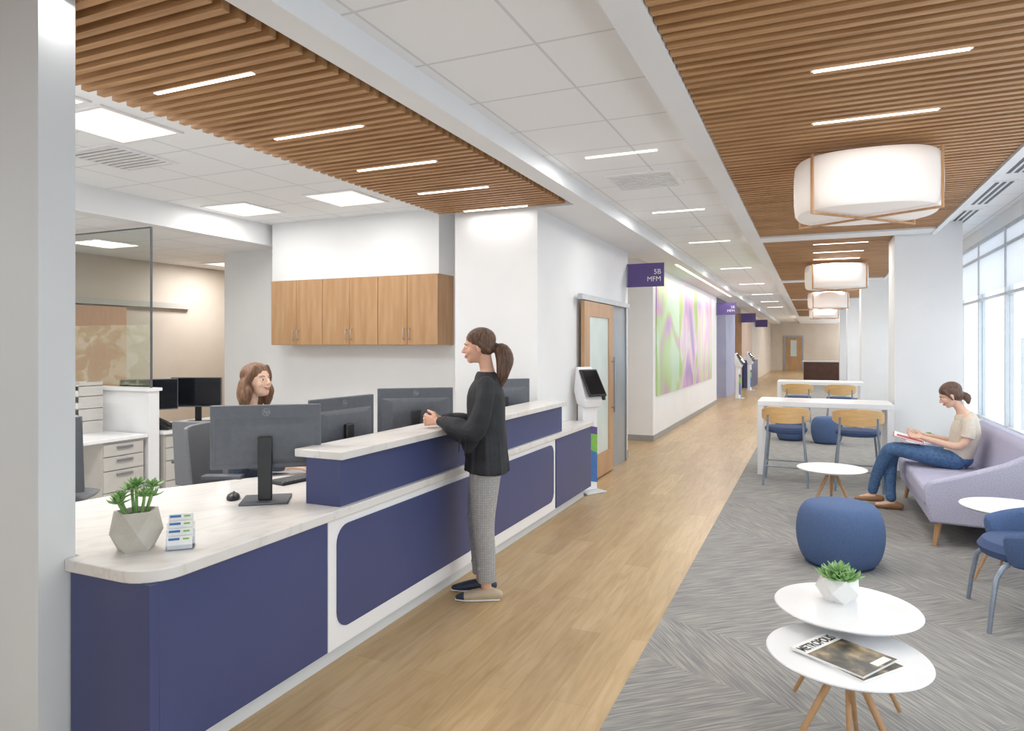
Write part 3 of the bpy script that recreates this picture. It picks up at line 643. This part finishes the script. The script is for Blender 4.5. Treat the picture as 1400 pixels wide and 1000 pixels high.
# ------------------------------------------------------------------ round side tables
def sidetable(x,y,z,angs,label,rad=.29,spread=.27):
    t=thing('round_side_table',label,'side table',(x,y,.006),0,'round white side tables'); z=z-.006
    m=MB(); m.lathe([(0,z-.022),(rad-.03,z-.022),(rad-.004,z-.008),(rad,z-.004),(rad-.003,z),(0,z)],0,0,64); m.build('tabletop',WHITE,t)
    m=MB(); m.lathe([(0,z-.05),(.05,z-.05),(.07,z-.03),(.07,z-.022)],0,0,24); m.build('hub',WHITE,t)
    for a in angs:
        a=R(a); m=MB(); m.tube([(.035*math.cos(a),.035*math.sin(a),z-.045),(spread*math.cos(a),spread*math.sin(a),.012)],[.015,.009],12,rnd=False); m.build('leg',OAK,t)
sidetable(.128,3.205,.5,(140,38,270),'upper round white table holding the white potted succulent',.285)
sidetable(.115,2.856,.44,(80,212,322),'lower round white table in front with the magazines on it',.285)
sidetable(.15,6.745,.5,(90,215,330),'round white table between the blue pouf and the stools')
sidetable(1.23,5.62,.5,(90,210,330),'round white table at the right edge by the sofa arm',.3)
sidetable(1.2,9.0,.5,(90,210,330),'round white table behind the sofa against the pillar',rad=.23,spread=.18)
# magazines
m,nt,b=nodes('magazine_cover'); n=mk(nt,'ShaderNodeTexNoise',Scale=14,Detail=5); nt.links.new(coords(nt),n.inputs['Vector']); r=ramp(nt,n.outputs['Fac'],[(.4,'#2A2822'),(.5,'#5A5242'),(.6,'#8A7858'),(.7,'#B9A88A')]); nt.links.new(r.outputs[0],b.inputs['Base Color']); b.inputs['Roughness'].default_value=.3; MAG=m
t=thing('magazine','bottom magazine peeking out under the METROPOLIS one','magazine',(.118,2.805,.44),R(52)); B(-.112,.112,-.138,.138,0,.006).build('pages',PAPER,t); B(-.112,.112,-.138,.138,.006,.0068).build('cover',MAG,t)
t=thing('magazine','magazine titled METROPOLIS on the lower round table','magazine',(.10,2.816,.4468),R(58)); 
B(-.115,.115,-.14,.14,0,.008).build('pages',PAPER,t)
cv=MB(); cv.mi=0; cv.box(-.115,.115,-.14,.07,.008,.0088); cv.mi=1; cv.box(-.115,.115,.07,.14,.008,.0088); cv=cv.build('cover',[MAG,PAPER],t)
text('METROPOLIS',.043,Matrix.Translation((-.110,.085,.0092))@Matrix.Diagonal((.86,1.25,1,1)),BLACK,cv,ext=.0002,off=.0012,sx=.98)
m=MB(); m.box(.0,.095,-.13,-.1,.0088,.0092); m.build('cover_caption',PAPER,cv)
# poufs
def pouf(x,y,label,r=.3,h=.44):
    t=thing('round_pouf',label,'pouf',(x,y,.006),0,'blue poufs'); m=MB(); rs=[]; n=96
    prof=[(.66,0),(.77,.010),(.86,.04),(.93,.09),(.98,.155),(1.0,.225),(.985,.295),(.94,.355),(.87,.40),(.78,.432),(.62,.447),(.35,.453),(.1,.454)]
    for rr,z in prof:
        g=lambda a:1-(.016*math.exp(-((math.sin(a*2)/.06)**2)) if rr>.6 else 0)
        rs.append([(r*rr*g(a)*math.cos(a),r*rr*g(a)*math.sin(a),z*h/.44) for a in [2*PI*j/n+R(10) for j in range(n)]])
    m.rings(rs); m.build('cushion',POUF,t,sub=1)
    m=MB(); m.lathe([(r*.76,.0),(r*.78,.003),(r*.76,.006)],0,0,48); m.build('base_ring',NAVYF,t)
pouf(.177,5.54,'large blue round pouf in the middle of the lounge')
pouf(.2,12.2,'small distant blue pouf seen between the stools',.24,.42)
pouf(-.35,12.4,'distant blue pouf at left behind the nearest high table',.24,.42)
# ------------------------------------------------------------------ sofa
sf=thing('lounge_sofa','lilac upholstered sofa with sloped arms and wooden legs by the windows','sofa',(1.24,7.24,.006),PI); W=.98
m=MB(); m.box(-.36,.40,-W+.09,W-.09,.19,.30); m.build('seat_base',LILAC,sf,bev=.02,seg=3)
for s_ in (-1,1): m=MB(); m.box(-.2,.43,min(0,s_*(W-.1)),max(0,s_*(W-.1)),.30,.45); m.build('seat_cushion',LILAC,sf,bev=.035,seg=4)
m=MB(); m.M=basis((1,0,0),(0,0,1),(0,-1,0),(0,W-.02,0)); m.prism([(-.40,.17),(-.17,.3),(-.20,.5),(-.25,.80),(-.30,.84),(-.38,.84),(-.42,.5)],0,2*W-.04); m.build('backrest',LILAC,sf,bev=.025,seg=3)
for s_ in (-1,1):
    m=MB(); y_=s_*W if s_>0 else -W+.1; m.M=basis((1,0,0),(0,0,1),(0,-1,0),(0,y_,0)); m.prism([(-.4,.17),(.40,.19),(.43,.46),(.40,.51),(.2,.57),(-.1,.68),(-.3,.79),(-.38,.80)],0,.1); m.build('arm',SHELL,sf,bev=.02,seg=3)
for sx in (-1,1):
    for sy in (-1,1): m=MB(); m.tube([(sx*.33,sy*(W-.07),.19),(sx*.36,sy*(W-.045),0)],[.026,.016],12,rnd=False); m.build('leg',OAK,sf)
# lounge chair
lc=thing('lounge_chair','blue tub chair with grey metal legs at the right edge','chair',(1.2,4.80,.006),R(180))
m=MB(); m.lathe([(0,.36),(.22,.36),(.27,.38),(.285,.42),(.26,.46),(.15,.475),(0,.477)],0,0,40,1.1,1.0); m.build('seat',NAVYF,lc)
m=MB(); rs=[]
for i in range(33):
    a=R(180-135+270*i/32); q=abs(i-16)/16; top=.67-.12*q**1.5; rr=.32
    c,d_=math.cos(a),math.sin(a); zs=[.35,.35,(top+.36)/2,top-.02,top,top-.02,(top+.36)/2]; rads=[rr-.06,rr-.02,rr+.03,rr+.045,rr+.02,rr-.01,rr-.04]
    rs.append([(r_*c,r_*d_*.93,z) for r_,z in zip(rads,zs)])
m.rings(rs); m.build('tub_back',POUF,lc,sub=1)
for sx in (-1,1):
    for sy in (-1,1): m=MB(); m.tube([(sx*.2,sy*.19,.37),(sx*.27,sy*.25,.30),(sx*.31,sy*.28,0)],[.014,.014,.012],10,rnd=False,sm=2); m.build('leg',LEGM,lc)
# ------------------------------------------------------------------ PEOPLE (local: faces +x, left = +y)
def headmesh(mb,Mh):
    o=mb.M; mb.M=Mh
    mb.ell((-.012,0,.03),(.090,.072,.088)); mb.ell((.018,0,-.02),(.066,.056,.084)); mb.ell((.050,0,-.084),(.024,.024,.020)); mb.ell((.022,0,-.066),(.052,.044,.034))
    mb.ell((.066,0,.018),(.016,.042,.012)); mb.tube([(.076,0,.015),(.090,0,-.010),(.100,0,-.028)],[.006,.008,.0095],10); mb.ell((.088,0,-.032),(.012,.014,.007))
    mb.ell((.079,0,-.055),(.011,.019,.006)); mb.ell((.077,0,-.065),(.011,.017,.007))
    for s_ in (-1,1): mb.ell((.045,s_*.034,-.026),(.031,.023,.026)); mb.ell((-.008,s_*.071,-.012),(.015,.008,.028))
    mb.M=o
def facebits(t,Mh,hair):
    for s_ in (-1,1):
        m=MB(); m.M=Mh; m.ell((.0735,s_*.028,-.002),(.0085,.0125,.0056),14,8); e=m.build('eye',EYEW,t)
        m=MB(); m.M=Mh; m.ell((.0800,s_*.029,-.002),(.0034,.0056,.0054),12,8); m.build('iris',EYED,e)
        m=MB(); m.M=Mh; m.tube([(.084,s_*.014,.018),(.082,s_*.030,.023),(.069,s_*.046,.017)],[.0020,.0024,.0014],8,sm=2); m.build('eyebrow',hair,t)
    m=MB(); m.M=Mh; m.tube([(.070,-.026,-.050),(.081,-.015,-.0555),(.0865,0,-.0575),(.081,.015,-.0555),(.070,.026,-.050)],[.002,.0032,.0038,.0032,.002],8,ref=(0,0,1),sm=3); m.tube([(.072,-.022,-.053),(.0815,-.012,-.0625),(.0855,0,-.0655),(.0815,.012,-.0625),(.072,.022,-.053)],[.0015,.0034,.0042,.0034,.0015],8,ref=(0,0,1),sm=3); m.build('lips',LIP,t)
def hand(mb,wr,d,n,across,curl=22,L=1.0,thumb=1):
    wr=V(wr); d=V(d).normalized(); across=(V(across)-d*d.dot(V(across))).normalized(); n=(V(n)-d*d.dot(V(n))-across*across.dot(V(n))).normalized()
    mb.tube([wr-d*.01,wr+d*.03,wr+d*.065,wr+d*.085],[(.024,.019),(.030,.015),(.035,.013),(.034,.011)],14,ref=across)
    for k,(o,l) in enumerate(((.027,.066),(.0092,.075),(-.0092,.070),(-.027,.054))):
        p=wr+d*.078+across*o; pts=[p]; a=0; dd=d+across*o*2.2
        for s_ in (.45,.32,.23): a+=R(curl); q=(dd*math.cos(a)+n*math.sin(a)).normalized(); p=p+q*l*s_*L; pts.append(p)
        mb.tube(pts,[.0086,.008,.0074,.0064],10,ref=across)
    p=wr+d*.02+across*.026; q=(d*.75+across*.7+n*.25).normalized(); q2=(d+across*.2+n*.35).normalized()
    mb.tube([p,p+q*.032,p+q*.032+q2*.028,p+q*.032+q2*.05],[.013,.011,.0095,.0075],10,ref=n)
# --- standing woman
X0=(-1.93,3.92)
sw=thing('person','standing woman in black blouse and grey check trousers leaning on the counter','person',(X0[0],X0[1],0),A+PI)
Mh=Matrix.Translation((.035,0,1.59))@Matrix.Rotation(R(3),4,'Y')
b=MB(); headmesh(b,Mh)
b.tube([(-.03,0,1.38),(-.022,0,1.45),(-.002,0,1.54)],[.058,.044,.045],16)
b.tube([(-.01,0,.88),(-.01,0,1.0),(-.01,0,1.2),(-.015,0,1.32),(-.02,0,1.4)],[(.15,.09),(.12,.08),(.14,.09),(.15,.085),(.07,.055)],20,ref=(0,1,0),sm=3)
for s_ in (-1,1):
    b.tube([(-.02,s_*.15,1.36),(.02,s_*.19,1.2),(.07,s_*.19,1.085),(.2,s_*.13,1.105),(.285,s_*.065,1.118)],[.045,.038,.034,.03,.023],12,sm=3)
    b.tube([(0,s_*.08,.86),(.005+.02*(s_<0),s_*.085,.47),(-.02+.04*(s_<0),s_*.08,.08)],[.08,.05,.033],14)
    b.tube([(-.05+.04*(s_<0),s_*.08,.05),(.09+.04*(s_<0),s_*.085,.035)],[(.032,.03),(.035,.02)],12,ref=(0,1,0))
hand(b,(.285,.06,1.118),(1,-.45,.08),(-.3,-1,-.25),(.1,.05,1),32)
hand(b,(.285,-.06,1.112),(1,.55,.05),(-.3,1,-.25),(.1,-.05,1),24)
fused(b,'body',SKIN,sw,.0045,3)
facebits(sw,Mh,HAIRD)
h=MB(); h.M=Mh; h.ell((-.022,0,.044),(.097,.081,.080)); h.ell((-.05,0,.005),(.060,.074,.072)); 
for s_ in (-1,1): h.tube([(.03,s_*.06,.075),(-.01,s_*.079,.02),(-.06,s_*.06,-.03)],[.02,.018,.02],12,sm=3)
h.tube([(-.095,0,-.01),(-.12,0,-.02)],[.03,.03],14)
h.tube([(-.115,0,-.015),(-.155,.005,-.03),(-.175,.015,-.09),(-.155,.03,-.16),(-.14,.03,-.22),(-.125,.03,-.27)],[.028,.044,.050,.044,.032,.012],16,sm=3); h.tube([(-.13,.02,-.03),(-.14,.035,-.1),(-.12,.045,-.2)],[.03,.03,.012],12,sm=3); fused(h,'hair',HAIRD,sw,.005,2)
m=MB(); m.M=Mh; m.tube([(-.103,0,-.012),(-.115,0,-.016)],[.034,.034],16); m.build('hair_tie',BLACK,sw)
c=MB(); c.tube([(-.018,0,1.43),(-.018,0,1.40),(-.022,0,1.36),(-.015,0,1.27),(-.018,0,1.12),(-.025,0,.98),(-.025,0,.86),(-.022,0,.795)],[(.068,.058),(.12,.075),(.168,.092),(.176,.122),(.170,.122),(.176,.126),(.190,.132),(.192,.134)],28,ref=(0,1,0),rnd=False,sm=3)
for k in range(9):
    q=2*PI*k/9; c.tube([(-.018+.105*math.sin(q),.15*math.cos(q),1.18),(-.024+.128*math.sin(q),.182*math.cos(q),.80)],[.008,.022],8,rnd=False)
for s_ in (-1,1):
    c.tube([(-.02,s_*.142,1.352),(-.01,s_*.19,1.24),(.03,s_*.205,1.11),(.08,s_*.19,1.06),(.16,s_*.15,1.085),(.225,s_*.11,1.112)],[.058,.058,.068,.074,.070,.046],16,sm=3)
    c.tube([(.06,s_*.195,1.07),(.08,s_*.185,1.0),(.085,s_*.18,.955)],[(.05,.06),(.04,.055),(.02,.035)],14,sm=2)
    c.tube([(.225,s_*.11,1.112),(.25,s_*.09,1.118),(.262,s_*.083,1.12)],[.034,.038,.034],14)
fused(c,'blouse',BLOUSE,sw,.006,3)
for s_ in (1,):
    m=MB(); m.tube([(.12,s_*.225,1.06),(.10,s_*.232,1.02),(.105,s_*.235,.93)],[(.012,.004),(.01,.004),(.007,.003)],8,sm=2); m.tube([(.12,s_*.225,1.06),(.135,s_*.232,1.01),(.14,s_*.235,.95)],[(.012,.004),(.01,.004),(.007,.003)],8,sm=2); m.build('sleeve_tie',BLOUSE,sw)
m,nt,bb=nodes('grey_check_wool'); 
w1=mk(nt,'ShaderNodeTexBrick',offset=0.); 
for k,v in (('Scale',1.),('Mortar Size',.0018),('Mortar Smooth',.8),('Brick Width',.013),('Row Height',.016)): w1.inputs[k].default_value=v
w1.inputs['Color1'].default_value=lin('#A3A2A1'); w1.inputs['Color2'].default_value=lin('#B0AFAD'); w1.inputs['Mortar'].default_value=lin('#8E8E90'); nt.links.new(coords(nt,(1,1,1),(R(90),0,0)),w1.inputs['Vector']); nt.links.new(w1.outputs[0],bb.inputs['Base Color']); bb.inputs['Roughness'].default_value=.85; CHECK=m
p=MB(); p.tube([(-.01,0,1.0),(-.015,0,.92),(-.02,0,.83)],[(.145,.1),(.165,.112),(.165,.115)],24,ref=(0,1,0))
for s_ in (-1,1):
    o=.04*(s_<0); p.tube([(-.018,s_*.082,.85),(-.005+o*.5,s_*.085,.66),(o*.8,s_*.086,.47),(-.016+o,s_*.085,.28),(-.024+o,s_*.083,.115)],[(.09,.106),(.082,.090),(.068,.073),(.060,.064),(.056,.060)],18,ref=(0,1,0),rnd=False,sm=3)
    for zz,xx in ((.50,.05),(.43,.045),(.2,.025)): p.tube([(xx+o,s_*.085-.04,zz),(xx+.010+o,s_*.085,zz-.008),(xx+o,s_*.085+.04,zz+.006)],.012,8,sm=2)
fused(p,'trousers',CHECK,sw,.006,3)
for s_ in (-1,1):
    o=.04*(s_<0)-.0; m=MB(); y_=s_*.084
    m.tube([(-.095+o,y_,.035),(-.04+o,y_,.042),(.04+o,y_,.036),(.11+o,y_,.026),(.155+o,y_,.02)],[(.030,.03),(.036,.038),(.041,.033),(.040,.024),(.022,.014)],16,ref=(0,1,0),sm=3); q=m.build('shoe',SHOEB if s_>0 else SHOEN,sw)
    m=MB(); m.tube([(.12+o,y_,.0245),(.158+o,y_,.02)],[(.0395,.0235),(.0235,.0155)],14,ref=(0,1,0)); m.build('toe_cap',SHOEN,q)
    m=MB(); m.tube([(-.1+o,y_,.006),(.0+o,y_,.006),(.1+o,y_,.006),(.17+o,y_,.006)],[(.028,.006),(.036,.006),(.042,.006),(.02,.006)],16,ref=(0,1,0),sm=3); m.build('sole',PAPER,q)
# --- receptionist
rp=thing('person','seated receptionist with wavy brown hair looking up behind the counter','person',(-3.33,3.38,0),A+R(-4))
Mh=Matrix.Translation((.03,0,1.365))@Matrix.Rotation(R(-24),4,'Z')@Matrix.Rotation(R(-11),4,'Y')
b=MB(); headmesh(b,Mh); b.tube([(-.03,0,1.14),(-.02,0,1.22),(-.01,0,1.31)],[.06,.044,.045],16)
b.tube([(-.02,0,.66),(-.03,0,.8),(-.03,0,1.0),(-.03,0,1.1),(-.025,0,1.17)],[(.16,.11),(.13,.09),(.15,.1),(.15,.085),(.06,.05)],20,ref=(0,1,0),sm=3)
for s_ in (-1,1):
    b.tube([(-.03,s_*.155,1.13),(.0,s_*.2,.99),(.06,s_*.2,.88),(.2,s_*.16,.845),(.29,s_*.13,.835)],[.046,.04,.036,.03,.023],12,sm=3)
    hand(b,(.29,s_*.13,.835),(1,-s_*.2,-.1),(0,0,-1),(0,-s_,0),18)
    b.tube([(0,s_*.1,.66),(.35,s_*.11,.655),(.40,s_*.11,.6),(.42,s_*.11,.2),(.41,s_*.11,.12)],[.08,.06,.055,.04,.032],14,ref=(0,1,0),sm=2); b.tube([(.38,s_*.11,.09),(.54,s_*.12,.06)],[(.032,.03),(.036,.02)],12,ref=(0,1,0))
fused(b,'body',SKIN2,rp,.0045,3); facebits(rp,Mh,HAIRB)
h=MB(); h.M=Mh; h.ell((-.025,0,.046),(.100,.085,.083)); h.ell((-.055,0,-.005),(.064,.084,.084))
for s_ in (-1,1):
    h.tube([(.040,s_*.05,.085),(.02,s_*.076,.035),(-.01,s_*.084,-.02),(.0,s_*.088,-.07),(-.02,s_*.086,-.13)],[.018,.022,.027,.028,.014],12,sm=4)
    h.tube([(-.03,s_*.072,.0),(-.045,s_*.086,-.05),(-.03,s_*.090,-.1),(-.045,s_*.084,-.16)],[.034,.038,.036,.016],12,sm=4)
for yy in (-.05,-.02,.02,.05): h.tube([(-.075,yy,.0),(-.10,yy,-.06),(-.085,yy*1.2,-.11),(-.095,yy*1.25,-.165)],[.035,.038,.036,.018],12,sm=4)
fused(h,'hair',HAIRB,rp,.005,4)
c=MB(); c.tube([(-.02,0,1.165),(-.024,0,1.14),(-.03,0,1.10),(-.025,0,1.0),(-.03,0,.85),(-.02,0,.68)],[(.075,.065),(.13,.085),(.172,.098),(.17,.12),(.155,.115),(.175,.13)],26,ref=(0,1,0),rnd=False,sm=3)
for s_ in (-1,1): c.tube([(-.03,s_*.15,1.125),(-.0,s_*.2,.99),(.06,s_*.2,.88),(.2,s_*.16,.848),(.25,s_*.145,.842)],[.056,.05,.047,.04,.034],14,sm=3)
fused(c,'sweater',TEAL,rp,.007,3)
c=MB(); c.ell((-.01,0,.66),(.14,.18,.09))
for s_ in (-1,1): c.tube([(0,s_*.1,.665),(.35,s_*.11,.66),(.405,s_*.11,.6),(.425,s_*.11,.2),(.415,s_*.11,.13)],[.092,.075,.068,.055,.05],14,ref=(0,1,0),sm=2)
fused(c,'trousers',SHOEN,rp,.009,2)
for s_ in (-1,1): m=MB(); m.tube([(.36,s_*.11,.06),(.45,s_*.112,.06),(.56,s_*.12,.045)],[(.036,.045),(.042,.045),(.034,.026)],14,ref=(0,1,0),sm=2); m.build('shoe',BLACK,rp)
# --- seated woman
sp=thing('person','seated woman in cream tee and jeans reading on the lilac sofa','person',(1.22,7.52,0),R(174))
Mh=Matrix.Translation((.045,0,1.125))@Matrix.Rotation(R(24),4,'Y')
b=MB(); headmesh(b,Mh); b.tube([(-.06,0,.93),(-.04,0,1.0),(.005,0,1.08)],[.056,.044,.045],16)
b.tube([(.0,0,.52),(-.05,0,.66),(-.08,0,.80),(-.08,0,.9),(-.065,0,.965)],[(.16,.1),(.125,.09),(.145,.1),(.15,.085),(.06,.05)],20,ref=(0,1,0),sm=3)
LEG={1:[(.02,.1,.53),(.28,.12,.575),(.50,.09,.60),(.57,.04,.53),(.655,-.03,.32),(.69,-.06,.16)],-1:[(.02,-.1,.53),(.25,-.12,.55),(.47,-.12,.565),(.53,-.10,.49),(.54,-.03,.25),(.53,.03,.12)]}
for s_ in (-1,1):
    b.tube([(-.08,s_*.155,.925),(-.09,s_*.195,.80),(-.02,s_*.205,.68),(.15,s_*.16,.70),(.27,s_*.115,.73)],[.045,.038,.035,.03,.023],12,sm=3)
    hand(b,(.27,s_*.11,.73),(1,-s_*.25,.1),(0,-s_*.6,.8),(.2,-s_*1,.6),26)
    b.tube(LEG[s_],[.078,.066,.055,.05,.038,.03],14,ref=(0,1,0),sm=3)
b.tube([(.68,-.06,.11),(.80,-.08,.075)],[(.03,.028),(.034,.018)],12,ref=(0,1,0)); b.tube([(.51,.03,.065),(.65,.03,.045)],[(.03,.028),(.034,.018)],12,ref=(0,1,0))
fused(b,'body',SKIN2,sp,.0045,3); facebits(sp,Mh,HAIRC)
h=MB(); h.M=Mh; h.ell((-.022,0,.044),(.097,.081,.082)); h.ell((-.05,0,-.005),(.060,.073,.073)); h.tube([(-.085,0,-.03),(-.115,.01,-.06),(-.105,.02,-.11)],[.036,.038,.018],12,sm=3)
h.tube([(.03,.07,.06),(.01,.08,.0),(.0,.08,-.04)],[.014,.012,.006],10,sm=2); fused(h,'hair',HAIRC,sp,.005,2)
c=MB(); c.tube([(-.06,0,.962),(-.066,0,.94),(-.08,0,.90),(-.075,0,.80),(-.05,0,.66),(-.0,0,.54)],[(.075,.065),(.13,.085),(.172,.098),(.168,.122),(.15,.115),(.17,.125)],26,ref=(0,1,0),rnd=False,sm=3)
for s_ in (-1,1): c.tube([(-.08,s_*.15,.92),(-.088,s_*.19,.83),(-.075,s_*.205,.755)],[.06,.056,.058],16,rnd=False,sm=3)
fused(c,'tee',TEE,sp,.006,3)
c=MB(); c.ell((-.0,0,.535),(.14,.175,.085))
for s_ in (-1,1): c.tube(LEG[s_],[.092,.08,.069,.064,.052,.046],16,ref=(0,1,0),sm=3)
fused(c,'jeans',JEANS,sp,.006,3)
for a_,y_,z_ in ((.68,-.065,.075),(.51,.03,.04)):
    m=MB(); m.tube([(a_-.06,y_,z_+.005),(a_,y_,z_+.008),(a_+.09,y_-.005,z_-.004),(a_+.16,y_-.01,z_-.014)],[(.03,.032),(.036,.038),(.039,.028),(.024,.016)],14,ref=(0,1,0),sm=3); m.build('shoe',SHOET,sp)
t=thing('magazine','red covered magazine held open by the seated woman','magazine',(1.22-.385,7.52+.03,.705),R(174)); t.rotation_euler=(0,R(-14),R(174))
m=MB(); m.box(-.13,.13,-.185,0,0,.004); m.box(-.13,.13,0,.185,0,.004); m.build('cover',REDC,t)
m=MB(); m.box(-.122,.122,-.18,-.002,.004,.012); m.box(-.122,.122,.002,.18,.004,.012); m.build('pages',PAPER,t)
B(-.118,.10,.01,.175,.012,.013).build('printed_page',REDC,t)
print('done')
